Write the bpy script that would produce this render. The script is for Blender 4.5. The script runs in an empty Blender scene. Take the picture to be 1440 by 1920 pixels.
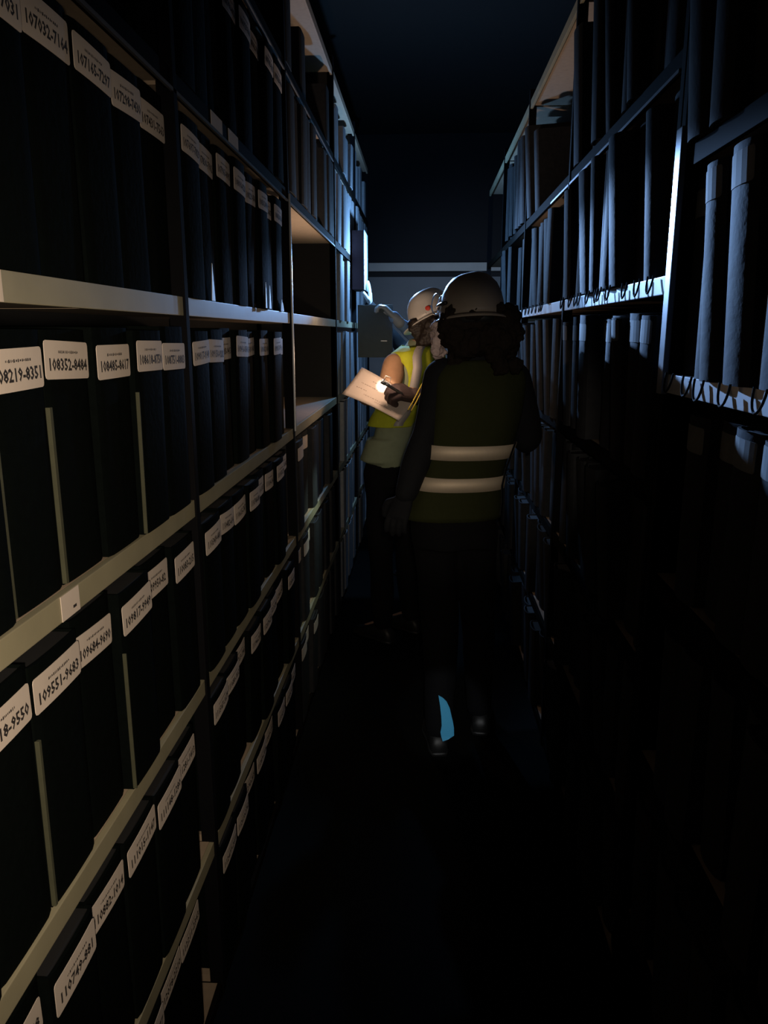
import bpy, bmesh, math, random
from mathutils import Vector, Matrix, noise
random.seed(7)
PI = math.pi
S = bpy.context.scene
C = S.collection

# ------------------------------------------------------------------ camera, world, exposure
CAM_Z = 1.62
cd = bpy.data.cameras.new('camera'); cam = bpy.data.objects.new('camera', cd); C.objects.link(cam)
cam.location = (0, 0, CAM_Z)
cam.rotation_euler = (math.radians(90 - 13.0963), 0, math.radians(2.9814))
cd.sensor_fit = 'VERTICAL'; cd.sensor_height = 36.0; cd.lens = 1440.0 * 36.0 / 1920.0
cd.clip_start = 0.02; cd.clip_end = 60
S.camera = cam
w = bpy.data.worlds.new('world'); S.world = w; w.use_nodes = True
w.node_tree.nodes['Background'].inputs[0].default_value = (0.3, 0.32, 0.3, 1)
w.node_tree.nodes['Background'].inputs[1].default_value = 0.0
S.view_settings.view_transform = 'Standard'; S.view_settings.look = 'None'
S.view_settings.exposure = 0.0; S.view_settings.gamma = 1.0
S.view_settings.use_curve_mapping = False

def light(name, kind, loc, power, col, aim=None, size=0.03, cone=60, blend=0.5):
    d = bpy.data.lights.new(name, kind); d.energy = power; d.color = col
    d.shadow_soft_size = size
    o = bpy.data.objects.new(name, d); C.objects.link(o); o.location = loc
    if kind == 'SPOT':
        d.spot_size = math.radians(cone); d.spot_blend = blend
    if aim is not None:
        o.rotation_euler = (Vector(aim) - Vector(loc)).to_track_quat('-Z', 'Y').to_euler()
    return o
WARM = (1.0, 0.86, 0.68); BLUE = (0.30, 0.53, 1.0)
# a torch held beside the photographer, aimed at the near left shelves
light('torch_near_camera', 'SPOT', (0.02, -0.12, 1.60), 54.0, (1.0, 0.82, 0.62), (-0.66, 1.15, 1.22), 0.03, 76, 0.9)
# added spots that brighten the back and the heel of the nearest person
light('back_fill', 'SPOT', (0.04, -0.05, 1.70), 29.0, (1.0, 0.85, 0.68), (0.10, 2.8, 1.25), 0.02, 23, 0.5)
light('heel_fill', 'SPOT', (0.06, -0.05, 1.66), 70.0, (0.9, 0.95, 1.0), (0.09, 2.7, 0.19), 0.02, 7, 0.4)
# unseen blue lamp high beside the left shelving, shining back along the aisle
light('unseen_lamp_beam', 'SPOT', (-0.43, 5.12, 2.38), 850.0, BLUE, (0.47, 1.45, 1.56), 0.012, 12.5, 0.55)
light('unseen_lamp_flood', 'SPOT', (-0.43, 5.12, 2.30), 90.0, BLUE, (0.49, 3.7, 1.62), 0.012, 62, 0.8)
light('unseen_lamp_spill', 'POINT', (-0.26, 5.215, 2.08), 34.0, (0.24, 0.53, 1.0), None, 0.02)
light('left_edge_fill', 'SPOT', (-0.15, 4.84, 1.98), 110.0, BLUE, (-0.49, 3.0, 1.74), 0.02, 12, 0.9)  # added spot for the left shelf edges and pale wedges
# headlamp of the far person on the end wall
light('far_headlamp', 'SPOT', (0.05, 5.50, 1.78), 75.0, (0.62, 0.76, 1.0), (0.45, 8.5, 1.72), 0.03, 60, 1.0)
# reading torch in the gloved hand over the paper
light('reading_torch', 'SPOT', (-0.203, 3.510, 1.416), 4.5, (1.0, 0.84, 0.70), (-0.190, 3.640, 1.375), 0.004, 36, 0.9)
light('low_left_fill', 'SPOT', (-0.22, 3.48, 1.20), 5.0, (0.75, 1.0, 0.88), (-0.49, 3.35, 0.75), 0.02, 60, 1.0)  # added spot for a green-grey light streak on the low left boxes
light('underside_fill', 'SPOT', (-0.22, 3.50, 1.50), 13.0, (1.0, 0.76, 0.60), (-0.26, 3.52, 3.0), 0.03, 118, 0.6)  # added upward spot that warms the shelf undersides
light('reader_fill', 'POINT', (-0.20, 3.50, 1.52), 2.4, (1.0, 0.68, 0.46), None, 0.02)  # added point light that warms the reader and the nearest helmet

# ------------------------------------------------------------------ materials
MATS = {}
def mat(name, col, rough=0.6, metal=0.0, var=0.15, scale=30, bump=0.0, spec=0.5, stretch=(1, 1, 1), sheen=0.0):
    if name in MATS: return MATS[name]
    m = bpy.data.materials.new(name); m.use_nodes = True
    nt = m.node_tree; b = nt.nodes['Principled BSDF']
    b.inputs['Roughness'].default_value = rough; b.inputs['Metallic'].default_value = metal
    b.inputs['Specular IOR Level'].default_value = spec
    if sheen: b.inputs['Sheen Weight'].default_value = sheen
    tc = nt.nodes.new('ShaderNodeTexCoord'); mp = nt.nodes.new('ShaderNodeMapping')
    mp.inputs['Scale'].default_value = stretch
    nt.links.new(tc.outputs['Object'], mp.inputs['Vector'])
    nz = nt.nodes.new('ShaderNodeTexNoise'); nz.inputs['Scale'].default_value = scale; nz.inputs['Detail'].default_value = 5
    nt.links.new(mp.outputs[0], nz.inputs['Vector'])
    mx = nt.nodes.new('ShaderNodeMix'); mx.data_type = 'RGBA'
    c1 = [max(0, c * (1 - var)) for c in col]; c2 = [min(1, c * (1 + var)) for c in col]
    mx.inputs[6].default_value = (*c1, 1); mx.inputs[7].default_value = (*c2, 1)
    nt.links.new(nz.outputs['Fac'], mx.inputs[0]); nt.links.new(mx.outputs[2], b.inputs['Base Color'])
    if bump:
        bp = nt.nodes.new('ShaderNodeBump'); bp.inputs['Strength'].default_value = bump; bp.inputs['Distance'].default_value = 0.004
        nt.links.new(nz.outputs['Fac'], bp.inputs['Height']); nt.links.new(bp.outputs[0], b.inputs['Normal'])
    MATS[name] = m; return m
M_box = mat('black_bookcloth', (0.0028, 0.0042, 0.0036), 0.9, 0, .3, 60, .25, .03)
M_boxb = mat('lit_black_bookcloth', (0.030, 0.031, 0.034), 0.75, 0, .35, 45, .3, .15)  # black bookcloth with lamplight put into its colour
M_boxg = mat('bright_lit_bookcloth', (0.24, 0.25, 0.27), 0.7, 0, .25, 45, .3, .2)  # same black bookcloth, brightened in colour for strong lamplight
M_tray = mat('black_card', (0.012, 0.012, 0.013), 0.8, 0, .2, 50)
M_label = mat('label_paper', (0.80, 0.68, 0.58), 0.8, 0, .06, 25)
M_dirty = mat('dusty_label_paper', (0.22, 0.22, 0.21), 0.8, 0, .25, 25)
M_ink = mat('black_ink', (0.03, 0.025, 0.025), 0.8, 0, .1)
M_cream = mat('cream_painted_steel', (0.38, 0.34, 0.22), 0.5, 0, .18, 12, .05)
M_tan = mat('tan_chipboard', (0.45, 0.34, 0.24), 0.75, 0, .15, 40, .1)
M_dlip = mat('dark_brown_edging', (0.006, 0.0045, 0.003), 0.8, 0, .2, 20, 0, .05)
M_wlip = mat('white_painted_edge', (0.75, 0.75, 0.76), 0.5, 0, .08, 12)
M_grey = mat('grey_steel', (0.30, 0.31, 0.33), 0.38, 0.7, .1, 20)
M_post = mat('dark_steel', (0.004, 0.004, 0.005), 0.8, 0.0, .1, 20, 0, .1)
M_back = mat('black_backboard', (0.012, 0.012, 0.013), 0.9, 0, .2, 20)
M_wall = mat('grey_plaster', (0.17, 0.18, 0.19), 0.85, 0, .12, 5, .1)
M_wall2 = mat('unlit_upper_plaster', (0.009, 0.0095, 0.012), 0.9, 0, .15, 5)  # plaster above the rail, its lack of light put into the colour
M_floor = mat('dark_floor_paint', (0.0015, 0.0018, 0.0015), 0.8, 0, .3, 6, .1, .1)
M_ceil = mat('dark_ceiling', (0.004, 0.003, 0.0025), 0.9, 0, .25, 3, .2)
M_beam = mat('pale_grey_trunking', (0.40, 0.40, 0.38), 0.6, 0, .1, 8)
M_tape = mat('black_cotton_tape', (0.015, 0.015, 0.015), 0.9, 0, .1)
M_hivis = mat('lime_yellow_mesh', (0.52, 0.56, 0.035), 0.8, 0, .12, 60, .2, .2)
M_hivisd = mat('dim_hi_vis_mesh', (0.028, 0.032, 0.009), 0.85, 0, .15, 60, .2, .2)  # hi-vis cloth darkened in colour for the dim light on it
M_refl = mat('silver_reflective_tape', (0.85, 0.72, 0.55), 0.7, 0.55, .05, 80)
M_refl2 = mat('dull_silver_tape', (0.46, 0.42, 0.40), 0.6, 0.2, .05, 80)
M_jack = mat('black_jacket_cloth', (0.008, 0.009, 0.011), 0.85, 0, .2, 40, .3, .25)
M_beige = mat('tan_sleeve_cloth', (0.42, 0.24, 0.14), 0.9, 0, .12, 50, .2, .2)
M_vest_dim = mat('dim_lower_vest_cloth', (0.30, 0.34, 0.22), 0.9, 0, .12, 40, .2, .2)  # lower vest in weaker light, the dimness put into the colour
M_bsl = mat('blue_grey_sleeve_cloth', (0.30, 0.45, 0.72), 0.85, 0, .15, 50, .3)
M_trou = mat('black_trouser_cloth', (0.004, 0.004, 0.005), 0.9, 0, .2, 40, .2, .2)
M_skin = mat('skin', (0.50, 0.28, 0.19), 0.55, 0, .08, 30)
M_hair = mat('dark_brown_hair', (0.014, 0.009, 0.007), 0.6, 0, .4, 90, .8, .4, (1, 1, .15))
M_fur = mat('brown_hood_fur', (0.018, 0.013, 0.010), 0.95, 0, .4, 120, 1.0, .1)
M_fur_lit = mat('torchlit_fur', (0.75, 0.58, 0.55), 0.95, 0, .3, 120, 1.0, .1)  # hood fur with the torchlight on its edge put into the colour
M_helm = mat('white_hard_hat_plastic', (0.62, 0.60, 0.57), 0.38, 0, .04, 20)
M_helmg = mat('dim_hard_hat_plastic', (0.22, 0.185, 0.15), 0.6, 0, .15, 14)  # white helmet plastic darkened in colour for dim light
M_red = mat('red_sticker', (0.60, 0.05, 0.03), 0.6, 0, .05)
M_glove = mat('dark_brown_glove', (0.045, 0.026, 0.026), 0.85, 0, .15, 60, .3)
M_latex = mat('pale_latex_glove', (0.55, 0.53, 0.50), 0.45, 0, .08, 40)
M_blk = mat('black_rubber', (0.012, 0.012, 0.012), 0.5, 0, .1)
M_paper = mat('printed_paper', (0.58, 0.49, 0.43), 0.85, 0, .05, 8)
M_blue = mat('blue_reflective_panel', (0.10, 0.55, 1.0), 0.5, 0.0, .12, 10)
M_pbox = mat('pale_blue_grey_board', (0.40, 0.46, 0.52), .6, 0, .1, 30)
M_maroon = mat('maroon_bookcloth', (0.035, 0.014, 0.018), 0.8, 0, .2, 40)
M_eye = mat('eye_white', (0.6, 0.6, 0.58), 0.2, 0, .02)
M_lens = mat('lamp_lens_glass', (0.6, 0.65, 0.7), 0.1, 0, .02)
M_pblue = mat('pale_blue_plastic', (0.40, 0.52, 0.70), 0.25, 0, .05)
M_yel = mat('yellow_cord', (0.70, 0.52, 0.06), 0.7, 0, .05)
M_gbox = mat('grey_green_box_board', (0.085, 0.105, 0.105), 0.7, 0, .15, 30, .1)

# ------------------------------------------------------------------ helpers
def mesh_from(name, verts, faces, m=None, smooth=False):
    me = bpy.data.meshes.new(name); me.from_pydata([tuple(v) for v in verts], [], faces)
    me.update()
    if m: me.materials.append(m)
    if smooth:
        for p in me.polygons: p.use_smooth = True
    return me
def link(name, me, parent=None, loc=(0, 0, 0), rot=(0, 0, 0)):
    o = bpy.data.objects.new(name, me); C.objects.link(o)
    o.location = loc; o.rotation_euler = rot
    if parent is not None: o.parent = parent
    return o
def tag(o, label=None, cat=None, group=None, kind=None):
    if label: o['label'] = label
    if cat: o['category'] = cat
    if group: o['group'] = group
    if kind: o['kind'] = kind
    return o
def thing(name, label, cat, loc=(0, 0, 0), rz=0, group=None):
    o = bpy.data.objects.new(name, None); C.objects.link(o); o.empty_display_size = 0.05
    o.location = loc; o.rotation_euler = (0, 0, rz)
    return tag(o, label, cat, group)
def box_me(name, x0, x1, y0, y1, z0, z1, m, bev=0.0):
    bm = bmesh.new(); bmesh.ops.create_cube(bm, size=1)
    for v in bm.verts:
        v.co = Vector((x0 + (v.co.x + .5) * (x1 - x0), y0 + (v.co.y + .5) * (y1 - y0), z0 + (v.co.z + .5) * (z1 - z0)))
    if bev: bmesh.ops.bevel(bm, geom=bm.edges[:], offset=bev, segments=2, affect='EDGES', profile=.7)
    me = bpy.data.meshes.new(name); bm.to_mesh(me); bm.free(); me.materials.append(m)
    return me
def boxo(name, x0, x1, y0, y1, z0, z1, m, parent=None, bev=0.0):
    return link(name, box_me(name, x0, x1, y0, y1, z0, z1, m, bev), parent)
def frame(d):
    d = d.normalized(); a = Vector((0, 0, 1)) if abs(d.z) < .9 else Vector((1, 0, 0))
    u = d.cross(a).normalized(); return u, d.cross(u).normalized()
def ring_loft(rings, n=20, cap=True, closed=False):
    """rings: (centre, a_vec, b_vec[, power])"""
    V, F = [], []
    for r in rings:
        c, a, b = Vector(r[0]), Vector(r[1]), Vector(r[2]); pw = r[3] if len(r) > 3 else 1.0
        for i in range(n):
            t = 2 * PI * i / n; ct, st = math.cos(t), math.sin(t)
            V.append(c + a * (math.copysign(abs(ct) ** pw, ct)) + b * (math.copysign(abs(st) ** pw, st)))
    for k in range(len(rings) - 1):
        for i in range(n):
            j = (i + 1) % n
            F.append((k * n + i, k * n + j, (k + 1) * n + j, (k + 1) * n + i))
    if cap:
        V.append(Vector(rings[0][0])); V.append(Vector(rings[-1][0])); a, b = len(V) - 2, len(V) - 1
        L = (len(rings) - 1) * n
        for i in range(n):
            j = (i + 1) % n
            F.append((a, j, i)); F.append((b, L + i, L + j))
    return V, F
def tube(pts, rad, n=8):
    pts = [Vector(p) for p in pts]; rings = []
    rr = rad if isinstance(rad, (list, tuple)) else [rad] * len(pts)
    u = None
    for i, p in enumerate(pts):
        d = (pts[min(i + 1, len(pts) - 1)] - pts[max(i - 1, 0)])
        if d.length < 1e-9: d = Vector((0, 0, 1))
        d.normalize()
        if u is None: u, v = frame(d)
        else:
            u = (u - d * u.dot(d)).normalized(); v = d.cross(u)
        rings.append((p, u * rr[i], v * rr[i]))
    return ring_loft(rings, n)
def sphere(c, rx, ry=None, rz=None, rot=None, nu=14, nv=9):
    ry = ry or rx; rz = rz or rx; V, F = [], []
    c = Vector(c); R = rot or Matrix.Identity(3)
    for k in range(nv + 1):
        ph = PI * k / nv
        rr = max(math.sin(ph), 0.02)
        for i in range(nu):
            t = 2 * PI * i / nu
            V.append(c + R @ Vector((rx * rr * math.cos(t), ry * rr * math.sin(t), rz * math.cos(ph))))
    for k in range(nv):
        for i in range(nu):
            j = (i + 1) % nu
            F.append((k * nu + i, (k + 1) * nu + i, (k + 1) * nu + j, k * nu + j))
    F.append(tuple(range(nu))); F.append(tuple(nv * nu + i for i in range(nu))[::-1])
    return V, F
def limb(pts):
    """tapered limb with round joints: list of (point, radius)"""
    out = []
    for (p, r), (q, s) in zip(pts, pts[1:]):
        p, q = Vector(p), Vector(q); n = 5
        P = [p.lerp(q, t / n) for t in range(n + 1)]
        R = [r + (s - r) * t / n for t in range(n + 1)]
        out.append(tube(P, R, 14))
    for p, r in pts: out.append(sphere(p, r, nu=12, nv=8))
    return out
def join(parts):
    V, F = [], []
    for v, f in parts:
        o = len(V); V += list(v); F += [tuple(i + o for i in q) for q in f]
    return V, F
def remesh(name, parts, voxel, m, parent=None, smooth_iter=4, wrinkle=0.0, wscale=9.0, wstretch=1.0):
    V, F = join(parts); me = mesh_from(name + '_raw', V, F)
    bm = bmesh.new(); bm.from_mesh(me); bmesh.ops.recalc_face_normals(bm, faces=bm.faces); bm.to_mesh(me); bm.free()
    o = bpy.data.objects.new('raw', me); C.objects.link(o)
    md = o.modifiers.new('r', 'REMESH'); md.mode = 'VOXEL'; md.voxel_size = voxel
    sm = o.modifiers.new('s', 'SMOOTH'); sm.iterations = smooth_iter; sm.factor = .5
    dg = bpy.context.evaluated_depsgraph_get(); dg.update()
    r = bpy.data.meshes.new_from_object(o.evaluated_get(dg)); r.name = name
    bpy.data.objects.remove(o); bpy.data.meshes.remove(me)
    if wrinkle:
        ns = [v.normal.copy() for v in r.vertices]
        for v, nn in zip(r.vertices, ns):
            p = v.co * wscale; p.z *= wstretch
            v.co += nn * wrinkle * noise.noise(p)
    r.materials.clear(); r.materials.append(m)
    for p in r.polygons: p.use_smooth = True
    r.update()
    return link(name, r, parent)
def plain(name, parts, m, parent=None, smooth=True):
    V, F = join(parts if isinstance(parts, list) else [parts])
    me = mesh_from(name, V, F, m, smooth)
    bm = bmesh.new(); bm.from_mesh(me); bmesh.ops.recalc_face_normals(bm, faces=bm.faces); bm.to_mesh(me); bm.free()
    return link(name, me, parent)
TXT = {}
def text_me(s, size, m):
    k = (s, size)
    if k in TXT: return TXT[k]
    c = bpy.data.curves.new('t', 'FONT'); c.body = s; c.size = size; c.align_x = 'CENTER'; c.align_y = 'CENTER'
    c.resolution_u = 1; c.offset = size * .03; c.extrude = 0.0
    o = bpy.data.objects.new('t', c); C.objects.link(o)
    dg = bpy.context.evaluated_depsgraph_get(); dg.update()
    me = bpy.data.meshes.new_from_object(o.evaluated_get(dg)); me.materials.clear(); me.materials.append(m)
    bpy.data.objects.remove(o); bpy.data.curves.remove(c)
    # stand upright: text x -> x, text y -> z, thickness towards -y
    for v in me.vertices: v.co = Vector((v.co.x, 0, v.co.y))
    TXT[k] = me; return me

# ------------------------------------------------------------------ room shell
YB = 8.5
def struct(name, me, parent=None): return tag(link(name, me, parent), kind='structure')
struct('floor', box_me('floor', -2.2, 2.2, -1.5, YB + .1, -0.1, 0, M_floor))
struct('ceiling', box_me('ceiling', -2.2, 2.2, -1.5, YB + .1, 3.6, 3.7, M_ceil))
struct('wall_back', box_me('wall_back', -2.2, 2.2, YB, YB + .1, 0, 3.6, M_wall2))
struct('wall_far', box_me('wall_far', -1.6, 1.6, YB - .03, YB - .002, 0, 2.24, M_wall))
struct('wall_left', box_me('wall_left', -2.3, -2.2, -1.5, YB, 0, 3.6, M_wall))
struct('wall_right', box_me('wall_right', 2.2, 2.3, -1.5, YB, 0, 3.6, M_wall))
struct('wall_front', box_me('wall_front', -2.2, 2.2, -1.6, -1.5, 0, 3.6, M_wall))
# trunking rail on the far wall with the dark gap beneath it
struct('trim_1', box_me('trim_1', -1.5, 1.5, YB - .09, YB, 2.255, 2.34, M_beam, .008))
struct('trim_2', box_me('trim_2', -1.5, 1.5, YB - .045, YB - .031, 2.20, 2.245, M_back, .004))
struct('baseboard_back', box_me('baseboard_back', -1.5, 1.5, YB - .045, YB - .031, 0, .12, M_back, .004))

# ------------------------------------------------------------------ shelving
FX = 0.49           # distance of both shelving faces from the aisle centre
DEP = 0.44
LIPH = 0.037
L_LEV = [0.03, 0.435, 0.855, 1.272, 1.692, 2.112, 2.532, 2.945]
L_POST = [0.33, 1.60, 2.87, 4.33, 5.58, 6.83]
N_LEV = [0.28, 0.70, 1.12, 1.54, 1.96, 2.38, 2.80]
F_LEV = [0.05, 0.47, 0.89, 1.31, 1.735, 2.155, 2.70]
SHELF_TAGS = []
def rack(name, label, side, posts, levels, lips, top=3.0):
    R = thing(name, label, 'shelving', (side * FX, posts[0], 0))
    def B(nm, x0, x1, y0, y1, z0, z1, m, par=R, bev=0.0):
        # x measured from the aisle face into the shelving
        a, b = sorted((side * x0, side * x1)); o = boxo(nm, a, b, y0, y1, z0, z1, m, None, bev)
        o.parent = par; return o
    y00 = posts[0]
    for i, y in enumerate(posts):
        B('front_post', -0.004, 0.03, y - y00 - .012, y - y00 + .012, 0, top, M_post, R, .002)
        B('back_post', DEP - .03, DEP, y - y00 - .012, y - y00 + .012, 0, top, M_post, R, .002)
    for i in range(len(posts) - 1):
        a, b = posts[i] - y00 + .013, posts[i + 1] - y00 - .013
        B('back_panel', DEP, DEP + .01, a, b, 0, top, M_back)
        for k, z in enumerate(levels):
            s = B('shelf', 0.012, DEP - .03, a, b, z - .022, z, M_tan)
            lm = lips[k] if k < len(lips) else M_cream
            B('shelf_lip', 0.0, 0.0118, a, b, z - LIPH, z, lm, s, .0015)
    return R
lipsL = [M_dlip, M_cream, M_cream, M_cream, M_cream, M_dlip, M_dlip, M_tan]
RL = rack('shelving_run', 'long left-hand steel shelving with cream shelf edges holding the labelled black boxes', -1, L_POST, L_LEV, lipsL, 3.0)
RN = rack('shelving_bay', 'nearest right-hand shelving bay, its pale shelf edge lower than the run beyond', 1, [0.33, 1.615], N_LEV, [M_dlip, M_dlip, M_dlip, M_wlip, M_dlip, M_dlip, M_dlip], 2.85)
RF = rack('shelving_run', 'long right-hand shelving beyond the bright blue-lit post, tan shelf undersides', 1, [1.645, 2.85, 4.05, 5.25, 6.45], F_LEV, [M_dlip, M_dlip, M_dlip, M_dlip, M_wlip, M_dlip, M_cream], 2.75)
# bright post strips, cut to the stretch that the light reaches
boxo('lit_post_strip', -.012, 0.0, -.020 + 1.285, .014 + 1.285, 1.50, 2.0, M_grey, RN, .002)
boxo('lit_post_strip', -.0, 0.010, -.009 + 2.54, .002 + 2.54, 1.26, 2.10, M_grey, RL, .002)
# thin bright metal bead along the lip of the left upper shelves and right upper shelf
for (R, side, y0, z, a, b) in ((RL, -1, .33, 2.112 - LIPH, 0.35, 4.3), (RL, -1, .33, 2.532 - LIPH, 0.35, 4.3)):
    boxo('edge_bead', -.001, .004, a - y0, b - y0, z - .004, z + .003, M_grey, R)
boxo('edge_bead', -.004, .001, 0.03, 1.6, 2.155 - LIPH - .004, 2.155 - LIPH + .003, M_grey, RF)
boxo('shade_sheet', -DEP, -.003, 4.0 - .012, 4.0 - .001, 0, 3.0, M_back, RL)  # added black sheet that keeps the box sides behind it dark
# small white tags stuck on the left shelf edges
for (y, z, wd) in ((0.80, 1.692, .20), (0.99, 1.272, .055), (1.92, 2.112, .10), (2.08, 2.112, .10)):
    h = .036 if z < 2 else .03
    t = boxo('shelf_tag', .0004, .0012, y - .33 - wd / 2, y - .33 + wd / 2, z - .0365 if z < 2 else z - .032, z - .0365 + h if z < 2 else z, M_label, RL)
    if z < 2:
        boxo('printed_mark', .0012, .0015, y - .33 + wd * .12, y - .33 + wd * .3, z - .028, z - .024, M_ink, t)

# ------------------------------------------------------------------ boxes
def cover_me(wd, h, dp, bul, m):
    """clamshell cover: bulging spine and two boards, open at the back"""
    n = 10; t = .003; O = []
    for i in range(n + 1):
        u = -1 + 2 * i / n; O.append((u * wd / 2, -bul * (1 - u * u)))
    outer = [(-wd / 2, dp)] + [(-wd / 2, .006)] + O[1:-1] + [(wd / 2, .006)] + [(wd / 2, dp)]
    outer[1] = (-wd / 2, .003); outer[-2] = (wd / 2, .003)
    inner = [(-wd / 2 + t, dp)] + [(-wd / 2 + t, .006)] + [(x * .95, y + t + .002) for x, y in O[1:-1]] + [(wd / 2 - t, .006)] + [(wd / 2 - t, dp)]
    N = len(outer); V = []
    for z in (0, h):
        V += [(x, y, z) for x, y in outer] + [(x, y, z) for x, y in inner]
    F = []
    for i in range(N - 1):
        F.append((i, i + 1, 2 * N + i + 1, 2 * N + i))
        F.append((N + i + 1, N + i, 3 * N + i, 3 * N + i + 1))
        F.append((i + 1, i, N + i, N + i + 1)); F.append((2 * N + i, 2 * N + i + 1, 3 * N + i + 1, 3 * N + i))
    F.append((0, 2 * N, 3 * N, N)); F.append((N - 1, 2 * N - 1, 4 * N - 1, 3 * N - 1))
    me = mesh_from('cover', V, F, m, True); me.set_sharp_from_angle(angle=math.radians(35)); return me
def label_me(wd, h, boxw, bul, m, z0):
    V = []; F = []; r = .005; hw = wd / 2
    xs = [-hw, -hw + r * .3, -hw + r, -hw * .6, -hw * .25, hw * .25, hw * .6, hw - r, hw - r * .3, hw]; n = len(xs) - 1
    for x in xs:
        e = hw - abs(x); hh = h / 2 - (r - math.sqrt(max(0, r * r - (r - e) ** 2)) if e < r else 0)
        u = 2 * x / boxw; y = -bul * (1 - u * u) - .0012
        for yy in (y, y + .0008):
            V.append((x, yy, z0 - hh)); V.append((x, yy, z0 + hh))
    for i in range(n):
        a, b = i * 4, (i + 1) * 4
        F += [(a, b, b + 1, a + 1), (a + 3, b + 3, b + 2, a + 2), (a + 1, b + 1, b + 3, a + 3), (a + 2, b + 2, b, a)]
    F += [(0, 1, 3, 2), (n * 4 + 2, n * 4 + 3, n * 4 + 1, n * 4)]
    return mesh_from('label', V, F, m)
def loop_me():
    P = [(.026 * math.sin(t), -.003 - .006 * math.cos(t * .5), -.030 * math.cos(t * .5) ** 1.0 + .006) for t in [(-PI + 2 * PI * i / 10) for i in range(11)]]
    V, F = tube([(.022 * math.cos(a), -.004 - .006 * abs(math.sin(a)), .004 - .036 * abs(math.sin(a))) for a in [PI * i / 10 for i in range(11)]], .0022, 6)
    return mesh_from('pull_loop', V, F, M_tape, True)
LOOP = loop_me()
KIT = {}
def kit(wd, h, dp, bul, lit_level):
    k = (wd, h, dp, bul, lit_level)
    if k not in KIT:
        m = (M_box, M_boxb, M_boxg)[lit_level]
        KIT[k] = (cover_me(wd, h, dp, bul, m), box_me('tray', -wd / 2 + .004, wd / 2 - .004, .008, dp - .004, .003, h - .004, M_tray))
    return KIT[k]
LAB = {}
def lab_mesh(wd, h, boxw, bul, m, z0):
    k = (wd, h, boxw, bul, m.name, z0)
    if k not in LAB: LAB[k] = label_me(wd, h, boxw, bul, m, z0)
    return LAB[k]
def squiggle_me(boxw, bul, z0, seed):
    """tiny line of illegible small print"""
    rnd = random.Random(seed); V = []; F = []; x = -.030
    while x < .028:
        L = rnd.uniform(.0015, .004); zz = rnd.uniform(.0012, .0024)
        u = 2 * x / boxw; y = -bul * (1 - u * u) - .0016
        o = len(V); V += [(x, y, z0 - zz), (x + L, y, z0 - zz + .0003), (x + L * .9, y, z0 + zz), (x + L * .2, y, z0 + zz * .8)]
        F.append((o, o + 1, o + 2, o + 3)); x += L + rnd.uniform(.0008, .002)
    return mesh_from('small_print', V, F, M_ink)
SQ = {}
ORD = ['first', 'second', 'third', 'fourth', 'fifth', 'sixth', 'seventh', 'eighth', 'ninth', 'tenth', 'eleventh', 'twelfth', 'thirteenth', 'fourteenth', 'fifteenth', 'sixteenth', 'seventeenth']
def make_box(side, y, z, wd, h, dp, bul, out, tilt, lean, lit_level, name, label, cat, group, lab=None, text=None, loop=False, zl=.311):
    rz = PI / 2 if side < 0 else -PI / 2
    o = thing(name, label, cat, (side * FX - side * out, y, z), 0, group)
    o.rotation_euler = (tilt, lean, rz)
    cv, tr = kit(wd, h, dp, bul, lit_level)
    link('cover', cv, o); link('tray', tr, o)
    if lab is not None:
        lw, lh, m, dx, dz, rot = lab
        l = link('label', lab_mesh(lw, lh, wd, bul, m, 0.0), o, (dx, 0, zl + dz), (0, rot, 0))
        if text:
            me = text_me(text, .0225, M_ink).copy()
            mx = max(abs(v.co.x) for v in me.vertices); sc = min(1, lw * .45 / mx)
            for v in me.vertices:
                v.co.x *= sc
                u = 2 * v.co.x / wd; v.co.y = -bul * (1 - u * u) - .0017; v.co.z -= .007
            link('lettering', me, l)
            s = hash(text) % 5 if False else (len(text) + int(y * 100)) % 5
            if (wd, bul, s) not in SQ: SQ[(wd, bul, s)] = squiggle_me(wd, bul, .011, s)
            link('small_print', SQ[(wd, bul, s)], l)
    if loop:
        link('pull_loop', LOOP, o, (0.0, -bul - .001 - max(0, -out), 0.0))
    return o

rnd = random.Random(11)
L_ROW = ['lowest', 'second', 'third', 'waist-high', 'eye-level', 'upper', 'top']
BAYN = ['nearest bay', 'second bay', 'third bay', 'fourth bay', 'fifth bay']
def fit(side, n, out, tilt, h, bul):
    return out
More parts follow.
